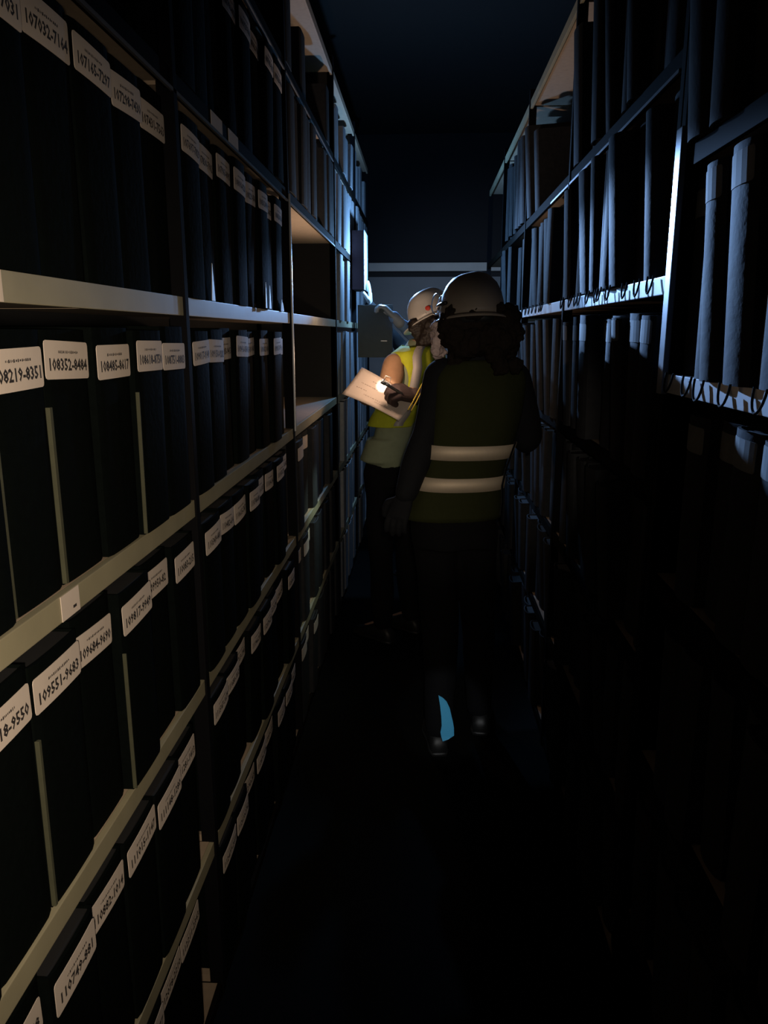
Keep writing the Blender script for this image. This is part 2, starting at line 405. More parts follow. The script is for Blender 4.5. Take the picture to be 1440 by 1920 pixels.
# --- left: labelled boxes
start = {0: .371, 1: .415, 2: .4537, 3: .449, 4: .452, 5: .44, 6: .41}
serial = 109551 - 133 * 3
def numtext(r, k):
    if r == 2:
        if k == 2: return '109418-9550'
        if k == 3: return '109551-9683'
        if k == 4: return '109684-9690'
    base = {0: 111280, 1: 110350, 2: 109152, 3: 107820, 4: 106500, 5: 105200, 6: 104100}[r] + 133 * k
    return '%d-%d' % (base, (base + 132) % 10000)
wL = .1385
for bay in range(5):
    y0, y1 = L_POST[bay] + .016, L_POST[bay + 1] - .016
    for r in range(7):
        if bay == 2 and r in (3, 4): continue           # the empty compartments beyond the lit post strip
        y = (start[r] if bay == 0 else y0 + rnd.uniform(.004, .02)); k = 0; cnt = 0
        while y + wL < y1:
            skip = False
            if bay == 2 and r == 6 and k in (1, 2, 4, 5, 6, 7, 9): skip = True
            if bay == 1 and r == 6 and k in (6, 7): skip = True
            if bay >= 3 and r == 6 and k % 3 == 1: skip = True
            if bay >= 3 and r <= 1 : skip = k % 1 != 0
            wd = wL; yc = y + wd / 2
            h = rnd.choice((.352, .360, .356)) if not (bay >= 2 and r == 6) else rnd.choice((.30, .25, .33))
            out = rnd.choice((-.012, -.004, 0.0, .004)) - .002
            tilt = rnd.uniform(-.008, .012)
            if bay >= 1:
                out = rnd.choice((-.02, -.01, -.004, .002, .008)) - .002; tilt = rnd.uniform(-.01, .02)
            lab = None; txt = None
            if bay <= 1 or (bay == 2 and r < 3 and k < 3):
                lw = rnd.choice((.126, .130, .133)); 
                lab = (lw, rnd.choice((.050, .052, .054)), M_label, 0.0, rnd.uniform(-.008, .002), rnd.uniform(-.05, .05))
                if bay == 0 or (bay == 1): txt = numtext(r, k + 9 * bay)
            if bay == 0:
                nfar = int((y1 - y - wL) / .14); where = '%s from its far end' % ORD[nfar]
            else: where = '%s from its near end' % ORD[cnt]
            lb = '%s black archive box, %s, %s shelf, %s, left shelving' % ('numbered' if lab else 'plain', where, L_ROW[r], BAYN[bay])
            if not skip:
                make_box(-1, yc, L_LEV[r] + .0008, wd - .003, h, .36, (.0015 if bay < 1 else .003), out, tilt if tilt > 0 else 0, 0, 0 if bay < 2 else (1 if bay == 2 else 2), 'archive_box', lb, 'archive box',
                         'black archive boxes on the left shelving', lab, txt)
                cnt += 1
            y += wd + ((.0015 if r != 1 else -.002) if bay == 0 else rnd.choice((.001, .002, .004, .02 if rnd.random() < .3 else .002))); k += 1
# pale wedges added for light falling on the foot of some eye-level boxes
FL = []
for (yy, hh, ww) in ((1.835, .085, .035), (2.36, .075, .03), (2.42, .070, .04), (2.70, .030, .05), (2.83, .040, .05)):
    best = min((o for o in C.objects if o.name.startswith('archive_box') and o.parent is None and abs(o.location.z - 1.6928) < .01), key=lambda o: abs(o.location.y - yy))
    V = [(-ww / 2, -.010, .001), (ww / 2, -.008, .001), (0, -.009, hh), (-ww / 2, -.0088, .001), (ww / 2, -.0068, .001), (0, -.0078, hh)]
    me = mesh_from('light_wedge', V, [(0, 1, 2), (5, 4, 3), (0, 3, 4, 1), (1, 4, 5, 2), (2, 5, 3, 0)], M_wlip)
    link('light_wedge', me, best, (yy - best.location.y if abs(yy - best.location.y) < .06 else 0, 0, 0))
# --- lit seams: olive strips for the light caught on some left box edges
M_seam = mat('olive_lit_seam', (.060, .062, .034), .8, 0, .3, 40)
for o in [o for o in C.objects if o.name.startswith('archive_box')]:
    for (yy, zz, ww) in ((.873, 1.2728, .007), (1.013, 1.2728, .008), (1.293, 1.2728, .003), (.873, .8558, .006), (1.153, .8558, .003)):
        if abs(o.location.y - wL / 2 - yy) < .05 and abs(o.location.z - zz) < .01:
            link('lit_seam', box_me('lit_seam', -wL / 2 + .001, -wL / 2 + .001 + ww, -.0025, .004, .002, .25, M_seam, .001), o)
# --- right: slimmer unlettered cases leaning a little
def right_row(levels, y0, y1, wmin, wmax, rname, bayname, labrows, looprows, group, skipf=None, topr=()):
    for r, z in enumerate(levels[:-1]):
        ln = rnd.choice((0, .02, .03, .04)); y = y0 + rnd.uniform(.002, .006) + .2 * ln; k = 0; cnt = 0; gap = levels[r + 1] - LIPH - z
        while y + wmax + .37 * ln < y1:
            wd = rnd.choice((wmin, (wmin + wmax) / 2, wmax))
            h = rnd.choice((.36, .352, .345)) if gap < .45 else rnd.choice((.40, .36, .43))
            if skipf and skipf(r, y): y += wd; continue
            out = rnd.choice((-.034, -.026, -.012, -.002, .008, .012)); tl = max(0, rnd.uniform(-.02, .075));
            lab = (wd * .8, .048, M_dirty, 0, rnd.uniform(-.004, .004), rnd.uniform(-.03, .03)) if r in labrows else None
            lb = 'black slipcase, %s from near end, %s shelf, %s' % (ORD[cnt], rname[r], bayname); cnt += 1
            make_box(1, y + wd / 2, z + .0008 + abs(ln) * wd / 2, wd - .004, h, .33, .009, out, tl, ln, 1, 'slipcase', lb, 'slipcase', group, lab, None, r in looprows, .313)
            y += wd + rnd.choice((.0, .002, .008)) ; k += 1
NR = ['lowest', 'knee-high', 'waist-high', 'pale-edged', 'upper', 'top']
FR = ['lowest', 'knee-high', 'waist-high', 'chest-high', 'eye-level', 'top']
right_row(N_LEV, .75, 1.595, .088, .104, NR, 'nearest right bay', (2, 3), (3,), 'black slipcases in the nearest right bay')
FP = [1.645, 2.85, 4.05, 5.25, 6.45]
for i in range(3):
    def sk(r, y, i=i):
        if r == 5 and (2.75 < y < 3.72 or y > 4.85): return True
        if r == 3 and 3.0 < y < 3.0: return True
        if r == 4 and (2.86 < y < 3.05 or 4.1 < y < 4.4): return True
        return False
    right_row(F_LEV, FP[i] + .016, FP[i + 1] - .016, .085, .12, FR, ['first', 'second', 'third'][i] + ' right bay past bright post', (3,) if i == 0 else (), (4,) if i < 2 else (), 'black slipcases on the right shelving', sk)

# a maroon box held up in front of the far left shelving
t = thing('ledger_box', 'narrow maroon-ended box held up in front of the far left shelving', 'archive box', (-.438, 5.35, 1.90))
boxo('body', -.040, .034, -.15, .15, 0, .365, M_maroon, t, .003)
boxo('spine', .0345, .040, -.152, .152, -.001, .367, M_pbox, t, .0015)

# ------------------------------------------------------------------ people
def hand_parts(wr, d, n, s=1.0, curl=0.9, infl=0.0, thumb=1, spread=.05):
    """palm and five fingers. wr wrist point, d pointing direction, n palm normal (fingers curl towards it)"""
    wr = Vector(wr); d = Vector(d).normalized(); n = Vector(n); n = (n - d * n.dot(d)).normalized(); sd = d.cross(n) * thumb
    out = [ring_loft([(wr - d * .01 * s, sd * (.026 * s + infl), n * (.018 * s + infl)), (wr + d * .03 * s, sd * (.036 * s + infl), n * (.016 * s + infl)),
                      (wr + d * .085 * s, sd * (.041 * s + infl), n * (.013 * s + infl)), (wr + d * .095 * s, sd * (.036 * s), n * (.009 * s))], 16)]
    for i, (off, L, r) in enumerate(((.031, .072, .0092), (.010, .080, .0095), (-.011, .074, .009), (-.031, .058, .008))):
        p = wr + d * (.082 * s) + sd * off * s; a = 0.0; P = [(p, r * s + infl)]
        sp = spread * (1.5 - i)
        for j, fr in enumerate((.45, .32, .23)):
            a += curl * (.55 if j == 0 else .8) * (1 + .06 * i)
            dr = (d * math.cos(a) + n * math.sin(a) + sd * sp).normalized()
            p = p + dr * L * fr * s; P.append((p, (r * (1 - .1 * (j + 1))) * s + infl))
        out += limb(P)
    p = wr + d * .025 * s + sd * .032 * s + n * .004 * s; P = [(p - sd * .012 * s, .013 * s + infl), ]
    for dr, L, r in (((d * .6 + sd * .8 + n * .3), .034, .0115), ((d * .85 + sd * .35 + n * .5), .030, .0105), ((d * .8 + n * .7), .025, .0092)):
        p = p + dr.normalized() * L * s; P.append((p, r * s + infl))
    out += limb(P)
    return out
def frm(face):
    f = Vector((face[0], face[1], 0)).normalized(); return f, Vector((f.y, -f.x, 0))   # forward, right
def head_parts(c, f, up, s=1.0):
    """head with nose, brow, jaw, ears; c = centre, f = facing, up = crown direction"""
    f = Vector(f).normalized(); up = Vector(up).normalized(); up = (up - f * up.dot(f)).normalized(); r = f.cross(up)
    R = Matrix((r, f, up)).transposed(); c = Vector(c)
    P = lambda x, y, z: c + R @ Vector((x, y, z)) * s
    out = [sphere(P(0, -.01, .025), .077 * s, .095 * s, .09 * s, R, 18, 12), sphere(P(0, .022, -.035), .060 * s, .070 * s, .078 * s, R, 16, 10),
           sphere(P(0, .06, -.085), .028 * s, .024 * s, .020 * s, R), sphere(P(0, .080, .012), .050 * s, .016 * s, .012 * s, R)]
    out += limb([(P(0, .088, .004), .007 * s), (P(0, .108, -.028), .011 * s)])
    for q in (-1, 1):
        out.append(sphere(P(q * .016 * .8, .098, -.031), .008 * s))
        out.append(sphere(P(q * .079, -.012, -.008), .008 * s, .018 * s, .030 * s, R))
        out.append(sphere(P(q * .045, .068, -.025), .02 * s))
    out.append(sphere(P(0, .092, -.058), .022 * s, .008 * s, .005 * s, R)); out.append(sphere(P(0, .090, -.066), .019 * s, .008 * s, .005 * s, R))
    return out, P, R
def torso_rings(hip, waist, chest, sh, neck, f, r, wd, dp, infl=0.0):
    hip, waist, chest, sh, neck = map(Vector, (hip, waist, chest, sh, neck))
    W = [w_ + infl for w_ in wd]; D = [d_ + infl for d_ in dp]
    return [(hip, r * W[0], f * D[0], .85), (hip.lerp(waist, .5), r * (W[0] + W[1]) / 2, f * (D[0] + D[1]) / 2, .85), (waist, r * W[1], f * D[1], .85),
            (waist.lerp(chest, .5), r * (W[1] + W[2]) / 2, f * (D[1] + D[2]) / 2, .85), (chest, r * W[2], f * D[2], .8), (chest.lerp(sh, .6), r * W[2], f * D[2] * .95, .8),
            (sh, r * W[3], f * D[3], .85), (sh.lerp(neck, .45) + Vector((0, 0, .006)), r * W[3] * .62, f * D[3] * .8, .9), (neck, r * .062, f * .062, 1)]
def ring_at(rings, z):
    for a, b in zip(rings, rings[1:]):
        za, zb = Vector(a[0]).z, Vector(b[0]).z
        if za <= z <= zb:
            t = (z - za) / (zb - za + 1e-9)
            return (Vector(a[0]).lerp(Vector(b[0]), t), Vector(a[1]).lerp(Vector(b[1]), t), Vector(a[2]).lerp(Vector(b[2]), t), a[3] + (b[3] - a[3]) * t)
    return rings[-1]
def surf(rings, z, th, off):
    c, a, b, pw = ring_at(rings, z); ct, st = math.cos(th), math.sin(th)
    v = a * math.copysign(abs(ct) ** pw, ct) + b * math.copysign(abs(st) ** pw, st)
    return c + v + v.normalized() * off
def band(name, rings, z0, z1, th0, th1, off, m, parent, slope=0.0, n=40, thick=.0012):
    V, F = [], []
    for i in range(n + 1):
        th = th0 + (th1 - th0) * i / n; dz = slope * math.cos(th)
        for z, o2 in ((z0, off), (z1, off), (z1, off + thick), (z0, off + thick)): V.append(surf(rings, z + dz, th, o2))
    for i in range(n):
        a, b = 4 * i, 4 * i + 4
        for k in range(4): F.append((a + k, b + k, b + (k + 1) % 4, a + (k + 1) % 4))
    F += [(0, 1, 2, 3), (4 * n + 3, 4 * n + 2, 4 * n + 1, 4 * n)]
    return plain(name, (V, F), m, parent)
def vband(name, rings, zs, ths, hw, off, m, parent, thick=.0012):
    """vertical strip following the torso; ths = angle per z, hw = half width in metres"""
    V, F = [], []
    for z, th in zip(zs, ths):
        c = surf(rings, z, th, off); e = surf(rings, z, th + .05, off) - surf(rings, z, th - .05, off); e.normalize()
        nn = (c - Vector(ring_at(rings, z)[0])).normalized()
        V += [c - e * hw, c + e * hw, c + e * hw + nn * thick, c - e * hw + nn * thick]
    for i in range(len(zs) - 1):
        a, b = 4 * i, 4 * i + 4
        for k in range(4): F.append((a + k, b + k, b + (k + 1) % 4, a + (k + 1) % 4))
    return plain(name, (V, F), m, parent)
def helmet(parent, c, f, up, m, s=1.0, sticker=False, peak=1):
    f = Vector(f).normalized(); up = Vector(up).normalized(); up = (up - f * up.dot(f)).normalized(); r = f.cross(up)
    R = Matrix((r, f, up)).transposed(); c = Vector(c); P = lambda x, y, z: c + R @ Vector((x, y, z)) * s
    n = 32; V, F = [], []; prof = [(1.0, 0.0), (.99, .02), (.965, .05), (.90, .085), (.78, .115), (.60, .138), (.38, .150), (.15, .155), (.02, .156)]
    for (rr, z) in prof:
        for i in range(n):
            t = 2 * PI * i / n
            x, y = .108 * rr * math.cos(t), .132 * rr * math.sin(t)
            ridge = .004 * math.exp(-(x / .018) ** 2) * (1 if z > .03 else 0)
            V.append(P(x, y, z + ridge))
    for k in range(len(prof) - 1):
        for i in range(n):
            j = (i + 1) % n; F.append((k * n + i, k * n + j, (k + 1) * n + j, (k + 1) * n + i))
    F.append(tuple((len(prof) - 1) * n + i for i in range(n)))
    sh = plain('helmet_shell', (V, F), m, parent)
    md = sh.modifiers.new('t', 'SOLIDIFY'); md.thickness = .003
    # brim: gutter all round, longer peak at the front
    V, F = [], []
    for i in range(n):
        t = 2 * PI * i / n; ex = .014 + .040 * max(0, math.sin(t)) ** 3 * peak
        cx, sy = math.cos(t), math.sin(t)
        V += [P(.107 * cx, .131 * sy, .003), P((.108 + ex) * cx, (.132 + ex) * sy, -.010), P((.108 + ex) * cx, (.132 + ex) * sy, -.014), P(.106 * cx, .130 * sy, -.003)]
    for i in range(n):
        a, b = 4 * i, 4 * ((i + 1) % n)
        for k in range(4): F.append((a + k, b + k, b + (k + 1) % 4, a + (k + 1) % 4))
    plain('helmet_brim', (V, F), m, parent)
    plain('helmet_cradle', ring_loft([(P(0, 0, .0), r * .088 * s, f * .110 * s), (P(0, 0, -.028), r * .084 * s, f * .104 * s)], 28), M_blk, parent)
    if sticker:
        plain('sticker', sphere(P(-.098, -.045, .032), .004, .018, .013, R, 12, 6), M_red, parent)
    return P, R
def person(label, loc):
    return thing('person', label, 'person', loc)
def setp(root, objs):
    for o in objs:
        o.parent = root; o.matrix_parent_inverse = Matrix.Translation(-root.location)
def child_objs(fn):
    before = set(bpy.data.objects); fn(); return [o for o in bpy.data.objects if o not in before and o.parent is None]

def shoe(name, heel, d, m, h=.09, parent=None):
    heel = Vector(heel); d = Vector((d[0], d[1], 0)).normalized(); r = Vector((d.y, -d.x, 0)); L = .28
    rings = []
    for t, wv, hh in ((0, .030, .06), (.03, .036, .085), (.08, .040, .10), (.13, .042, .085), (.18, .048, .06), (.23, .046, .045), (.27, .030, .032), (.285, .012, .02)):
        rings.append((heel + d * t + Vector((0, 0, hh / 2)), r * wv, Vector((0, 0, hh / 2)), .75))
    up = plain(name, ring_loft(rings, 18), m, parent)
    so = plain('sole', ring_loft([(heel + d * t + Vector((0, 0, .008)), r * (wv + .003), Vector((0, 0, .008)), .5) for t, wv in ((-.004, .026), (.03, .038), (.1, .036), (.18, .048), (.25, .044), (.288, .016))], 14), M_blk, up)
    return up

# ---- nearest person, seen from behind -------------------------------------------------
def person_front():
    root = person('nearest person, seen from behind, in dimly lit hi-vis vest with two silver bands', (.10, 2.80, 0))
    f, r = frm((-.18, 1.0))
    hip = (.115, 2.82, .93); waist = (.135, 2.82, 1.10); chest = (.185, 2.80, 1.32); sh = (.195, 2.80, 1.49); neck = (.185, 2.80, 1.565)
    wd = (.150, .135, .150, .155); dp = (.105, .095, .105, .075)
    hc = Vector((.163, 2.80, 1.665)); hf = Vector((-.55, .8, -.12)); hup = Vector((-.05, .05, 1))
    T0 = torso_rings(hip, waist, chest, sh, neck, f, r, wd, dp, -.02)
    shL, shR = Vector((.062, 2.79, 1.470)), Vector((.318, 2.84, 1.46))
    elL, wrL = Vector((.012, 2.76, 1.265)), Vector((-.060, 2.70, 1.065))
    elR, wrR = Vector((.385, 2.88, 1.24)), Vector((.30, 3.08, 1.30))
    hipL, hipR = Vector((.045, 2.82, .90)), Vector((.195, 2.84, .90))
    kL, kR = Vector((.075, 2.86, .50)), Vector((.225, 2.95, .50)); aL, aR = Vector((.075, 2.80, .10)), Vector((.245, 2.97, .10))
    H, HP, HR = head_parts(hc, hf, hup)
    parts = [ring_loft(T0, 24)] + limb([(Vector(neck) - Vector((0, 0, .04)), .055), (hc - Vector((0, 0, .04)), .052)]) + H
    parts += limb([(shL, .045), (elL, .036), (wrL, .024)]) + limb([(shR, .045), (elR, .036), (wrR, .024)])
    parts += limb([(hipL, .075), (kL, .052), (aL, .036)]) + limb([(hipR, .075), (kR, .052), (aR, .036)])
    parts += limb([(aL, .026), (aL + Vector((-.01, .13, -.06)), .018)]) + limb([(aR, .026), (aR + Vector((.01, .13, -.06)), .018)])
    dL = (wrL - elL).normalized(); dR = (wrR - elR).normalized()
    hL = (wrL + dL * .01, dL, Vector((.4, .9, 0))); hR = (wrR, dR, Vector((-.9, .2, -.3)))
    parts += hand_parts(*hL, curl=.45, thumb=-1) + hand_parts(*hR, curl=.7, thumb=1)
    remesh('body', parts, .007, M_skin, None, 3)
    for q in (-1, 1):
        plain('eye', sphere(HP(q * .032, .083, -.004), .012), M_eye)
    # jacket: trunk, sleeves, high collar
    J = torso_rings(hip, waist, chest, sh, neck, f, r, wd, dp, 0.0)
    jp = [ring_loft(J, 28)] + limb([(shL, .066), (shL.lerp(elL, .5), .062), (elL, .055), (elL.lerp(wrL, .5), .05), (wrL, .042)])
    jp += limb([(shR, .066), (shR.lerp(elR, .5), .060), (elR, .055), (elR.lerp(wrR, .5), .048), (wrR, .042)])
    remesh('jacket', jp, .009, M_jack, None, 5, .010, 11, .5)
    # hood and hair mass round the neck
    hp = []
    rn = random.Random(3)
    for i in range(46):
        a = rn.uniform(0, 2 * PI); z = rn.uniform(1.545, 1.70)
        wx = .088 + .03 * math.sin((z - 1.52) / .2 * PI)
        hp.append(sphere((.190 + wx * math.cos(a), 2.785 + .078 * math.sin(a), z), rn.uniform(.024, .042)))
    for i in range(14):
        a = rn.uniform(.6 * PI, 2.1 * PI)
        hp.append(sphere((.215 + .105 * math.cos(a), 2.77 + .075 * math.sin(a), rn.uniform(1.50, 1.56)), rn.uniform(.026, .04)))
    hp.append(sphere((.190, 2.79, 1.62), .10, .085, .10))
    remesh('hood', hp, .008, M_fur, None, 2, .012, 60)
    fp = [sphere((.048 + .010 * math.sin(i * 2.1), 2.80 + .03 * math.cos(i * 1.7), 1.545 + .0085 * i), .020) for i in range(13)]
    remesh('lit_fur_edge', fp, .006, M_fur_lit, None, 1, .010, 80)
    # vest
    VR = torso_rings(hip, waist, chest, sh, neck, f, r, wd, dp, .018)
    VR[0] = (Vector((.105, 2.82, .955)), r * .185, f * .128, .85)
    VR[1] = (Vector((.118, 2.82, 1.03)), r * .176, f * .122, .85)
    ve = ring_loft(VR[:-1], 64, cap=False)
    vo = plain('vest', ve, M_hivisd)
    for v in vo.data.vertices:
        nn = v.normal; v.co += nn * .006 * noise.noise(Vector((v.co.x * 16, v.co.y * 16, v.co.z * 5)))
    md = vo.modifiers.new('s', 'SUBSURF'); md.levels = 2; md.render_levels = 2
    md = vo.modifiers.new('t', 'SOLIDIFY'); md.thickness = .003
    a0, a1 = PI * 1.02, PI * 1.98
    band('reflective_band', VR, 1.182, 1.234, a0, a1, .010, M_refl, vo, .0, 48)
    band('reflective_band', VR, 1.066, 1.116, a0, a1, .010, M_refl, vo, .0, 48)
    # dark side fastening over the bands
    vband('side_tab', VR, [.97, 1.02, 1.08, 1.14, 1.20, 1.24], [PI * 1.80] * 6, .008, .013, M_blk, vo)
    # trousers
    tp = [ring_loft([((.115, 2.82, .84), r * .155, f * .11, .85), ((.115, 2.82, .93), r * .158, f * .112, .85), ((.125, 2.82, 1.03), r * .14, f * .10, .85)], 24)]
    tp += limb([(hipL, .090), (kL, .070), (aL + Vector((0, 0, .0)), .058)]) + limb([(hipR, .090), (kR, .070), (aR, .058)])
    remesh('trousers', tp, .010, M_trou, None, 4, .012, 9, .6)
    shoe('shoe', (aL.x, aL.y - .07, 0), (-.1, 1), M_blk); shoe('shoe', (aR.x, aR.y - .07, 0), (.1, 1), M_blk)
    # blue patch behind the left ankle (curved like a cuff edge)
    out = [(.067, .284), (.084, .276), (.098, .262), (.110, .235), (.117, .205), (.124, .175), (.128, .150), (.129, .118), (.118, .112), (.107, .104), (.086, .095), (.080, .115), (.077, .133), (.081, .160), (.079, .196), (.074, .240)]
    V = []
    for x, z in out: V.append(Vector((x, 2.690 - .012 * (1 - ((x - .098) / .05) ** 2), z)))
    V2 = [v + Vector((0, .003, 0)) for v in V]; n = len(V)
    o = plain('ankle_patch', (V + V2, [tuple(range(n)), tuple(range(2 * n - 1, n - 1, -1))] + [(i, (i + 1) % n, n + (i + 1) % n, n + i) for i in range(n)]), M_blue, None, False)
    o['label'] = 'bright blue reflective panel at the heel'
    # gloves
    remesh('glove', hand_parts(hL[0], hL[1], hL[2], 1.0, .45, .003, -1), .004, M_jack, None, 2)
    remesh('glove', hand_parts(hR[0], hR[1], hR[2], 1.0, .7, .003, 1), .004, M_jack, None, 2)
    # hard hat with goggles pushed up and headlamp
    P, R = helmet(None, hc + Vector((0, 0, .008)), hf, Vector((0, .10, 1)), M_helmg, .98)
    lp = [P(.112 * math.cos(t), .136 * math.sin(t), .045) for t in [PI * i / 24 for i in range(25)]]
    plain('headlamp_strap', tube(lp, .007, 6), M_blk)
    gl = []
    for q in (0, 1):
        cx = -.085 if q == 0 else -.045
        gl.append(tube([P(cx + .006 * math.cos(t) - .016, .075 + .038 * math.cos(t) + .02 * q, .052 + .036 * math.sin(t)) for t in [2 * PI * i / 20 for i in range(21)]], .0028, 6))
    plain('goggle_rims', gl, M_pblue)
    plain('headlamp', [sphere(P(0, .145, .050), .024, .018, .020, R)], M_blk)
    plain('lamp_lens', [sphere(P(0, .160, .050), .016, .006, .014, R)], M_lens)
    return root
root = None
def build(fn):
    before = set(bpy.data.objects); rt = fn()
    setp(rt, [o for o in bpy.data.objects if o not in before and o is not rt and o.parent is None]); return rt
P1 = build(person_front)

# ---- second person: reading with a torch ---------------------------------------------
def person_reader():
    root = person('person in white hard hat and bright lime vest reading a torch-lit sheet', (-.10, 3.93, 0))
    f, r = frm((-.84, .54))
    hip = (-.165, 3.93, .96); waist = (-.135, 3.93, 1.12); chest = (-.065, 3.93, 1.36); sh = (-.030, 3.93, 1.525); neck = (-.015, 3.93, 1.59)
    wd = (.150, .135, .155, .155); dp = (.110, .10, .115, .080)
    hc = Vector((.035, 3.90, 1.675)); hf = Vector((-.78, .45, -.42)); hup = Vector((-.28, .15, 1))
    T0 = torso_rings(hip, waist, chest, sh, neck, f, r, wd, dp, -.02)
    shL, elL, wrL = Vector((-.146, 3.80, 1.475)), Vector((-.176, 3.74, 1.325)), Vector((-.040, 3.600, 1.335))
    shR, elR, wrR = Vector((.05, 4.05, 1.49)), Vector((.03, 4.10, 1.27)), Vector((-.24, 4.02, 1.26))
    hipL, hipR = Vector((-.215, 3.87, .93)), Vector((-.10, 3.99, .93))
    kL, kR = Vector((-.225, 3.88, .50)), Vector((-.09, 4.02, .50)); aL, aR = Vector((-.205, 3.90, .10)), Vector((-.06, 4.05, .10))
    H, HP, HR = head_parts(hc, hf, hup)
    parts = [ring_loft(T0, 24)] + limb([(Vector(neck) - Vector((0, 0, .04)), .052), (hc - Vector((-.01, 0, .04)), .050)]) + H
    parts += limb([(shL, .044), (elL, .036), (wrL, .024)]) + limb([(shR, .045), (elR, .036), (wrR, .024)])
    parts += limb([(hipL, .075), (kL, .052), (aL, .036)]) + limb([(hipR, .075), (kR, .052), (aR, .036)])
    parts += limb([(aL, .026), (aL + Vector((-.10, .09, -.06)), .018)]) + limb([(aR, .026), (aR + Vector((-.10, .09, -.06)), .018)])
    hL = (wrL, Vector((-.75, -.35, .20)), Vector((-.2, .5, -.75)))
    dR = (wrR - elR).normalized(); hR = (wrR, Vector((-.55, -.75, .15)), Vector((-.2, .1, .9)))
    parts += hand_parts(*hL, s=1.1, curl=1.15, thumb=-1) + hand_parts(*hR, s=.95, curl=.5, thumb=-1)
    remesh('body', parts, .007, M_skin, None, 3)
    for q in (-1, 1): plain('eye', sphere(HP(q * .032, .083, -.004), .012), M_eye)
    plain('safety_glasses', [tube([HP(.082 * math.cos(t), .02 + .082 * max(0, math.sin(t)), .0) for t in [PI * i / 16 for i in range(17)]], .003, 6),
                             sphere(HP(-.036, .100, -.004), .026, .004, .018, HR), sphere(HP(.036, .100, -.004), .026, .004, .018, HR)], M_lens)
    plain('earring', sphere(HP(-.090, -.015, -.036), .006), M_grey)
    # torso layer: sage tone stands for the lower vest in weak light; sleeves
    J = torso_rings(hip, waist, chest, sh, neck, f, r, wd, dp, 0.0)
    jp = [ring_loft(J, 28), ring_loft([((-.185, 3.93, .985), r * .165, f * .125, .85), ((-.16, 3.93, 1.10), r * .15, f * .115, .85)], 28)]
    remesh('dim_lower_vest', jp, .009, M_vest_dim, None, 5, .008, 11, .5)
    sp = limb([(shL, .052), (shL.lerp(elL, .5), .056), (elL, .052), (elL.lerp(wrL, .6), .042), (wrL, .036)])
    remesh('sleeve', sp, .008, M_beige, None, 4, .008, 13)
    sp = limb([(shR, .062), (shR.lerp(elR, .5), .058), (elR, .050), (elR.lerp(wrR, .6), .042), (wrR, .036)])
    remesh('sleeve', sp, .008, M_beige, None, 4, .008, 13)
    VR = torso_rings(hip, waist, chest, sh, neck, f, r, wd, dp, .020)
    VR[0] = (Vector((-.145, 3.93, 1.165)), r * .156, f * .122, .85); VR[1] = (Vector((-.140, 3.93, 1.18)), r * .156, f * .122, .85); VR[2] = (Vector((-.132, 3.93, 1.20)), r * .158, f * .122, .85)
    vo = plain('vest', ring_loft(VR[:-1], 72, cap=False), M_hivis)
    me = vo.data
    # armhole: pull the cloth open around the near shoulder
    for v in me.vertices:
        v.co += v.normal * .008 * noise.noise(Vector((v.co.x * 18, v.co.y * 18, v.co.z * 4)))
    bm = bmesh.new(); bm.from_mesh(me)
    bmesh.ops.subdivide_edges(bm, edges=bm.edges[:], cuts=2, use_grid_fill=True)
    kill = []
    for fc in bm.faces:
        c = fc.calc_center_median(); 
        for S_, E_ in ((shL, elL), (shR, elR)):
            q = c - S_
            if ((q.x / .085) ** 2 + (q.y / .085) ** 2 + ((q.z + .085) / .115) ** 2) < 1: kill.append(fc); break
    bmesh.ops.delete(bm, geom=kill, context='FACES')
    for it in range(12):
        new = {}
        for v in bm.verts:
            if v.is_boundary and v.co.z > 1.25:
                nb = [e.other_vert(v).co for e in v.link_edges if e.is_boundary]
                if len(nb) == 2: new[v] = v.co.lerp((nb[0] + nb[1]) / 2, .5)
        for v, c in new.items(): v.co = c
    bm.to_mesh(me); bm.free()
    for p in me.polygons: p.use_smooth = True
    md = vo.modifiers.new('t', 'SOLIDIFY'); md.thickness = .004
    zs = [1.175, 1.19, 1.23, 1.28, 1.34, 1.40, 1.46, 1.51, 1.54, 1.56]
    # angle convention: 0 = right side, pi = left side, 3pi/2 = back
    vband('reflective_band', VR, zs, [PI * 1.25] * 10, .024, .010, M_refl2, vo)
    vband('reflective_band', VR, zs, [PI * 1.72] * 10, .024, .010, M_refl2, vo)
    tp = [ring_loft([((-.165, 3.93, .86), r * .150, f * .115, .85), ((-.165, 3.93, .98), r * .150, f * .115, .85)], 24)]
    tp += limb([(hipL, .088), (kL, .068), (aL, .056)]) + limb([(hipR, .088), (kR, .068), (aR, .056)])
    remesh('trousers', tp, .010, M_trou, None, 4, .012, 9, .6)
    shoe('shoe', (aL.x + .05, aL.y - .05, 0), (-.75, .65), M_blk); shoe('shoe', (aR.x + .05, aR.y - .05, 0), (-.75, .65), M_blk)
    gm = remesh('glove', hand_parts(hL[0], hL[1], hL[2], 1.1, 1.15, .008, -1) + limb([(wrL, .040), (wrL - Vector(hL[1]).normalized() * .05, .036)]), .004, M_glove, None, 2)
    # hair
    hp = [sphere(HP(0, -.035, .0), .080, .080, .088, HR)]; rn = random.Random(8)
    for i in range(40):
        a = rn.uniform(PI * 1.0, PI * 2.0); hp.append(sphere(HP(.074 * math.cos(a), -.012 + .088 * math.sin(a), rn.uniform(-.085, .03)), rn.uniform(.016, .026)))
    for i in range(30): hp.append(sphere(HP(-.074 + .010 * math.sin(i * 1.3), -.03 + .020 * (i % 6), -.105 + .0045 * i), .021))
    for i in range(16): hp.append(sphere(HP(-.078 + .006 * (i % 3), -.05 + .018 * (i % 4) , -.10 + .007 * i), .020))
    hp += [sphere(HP(-.02, -.115, -.06), .034), sphere(HP(.01, -.11, -.09), .028)]
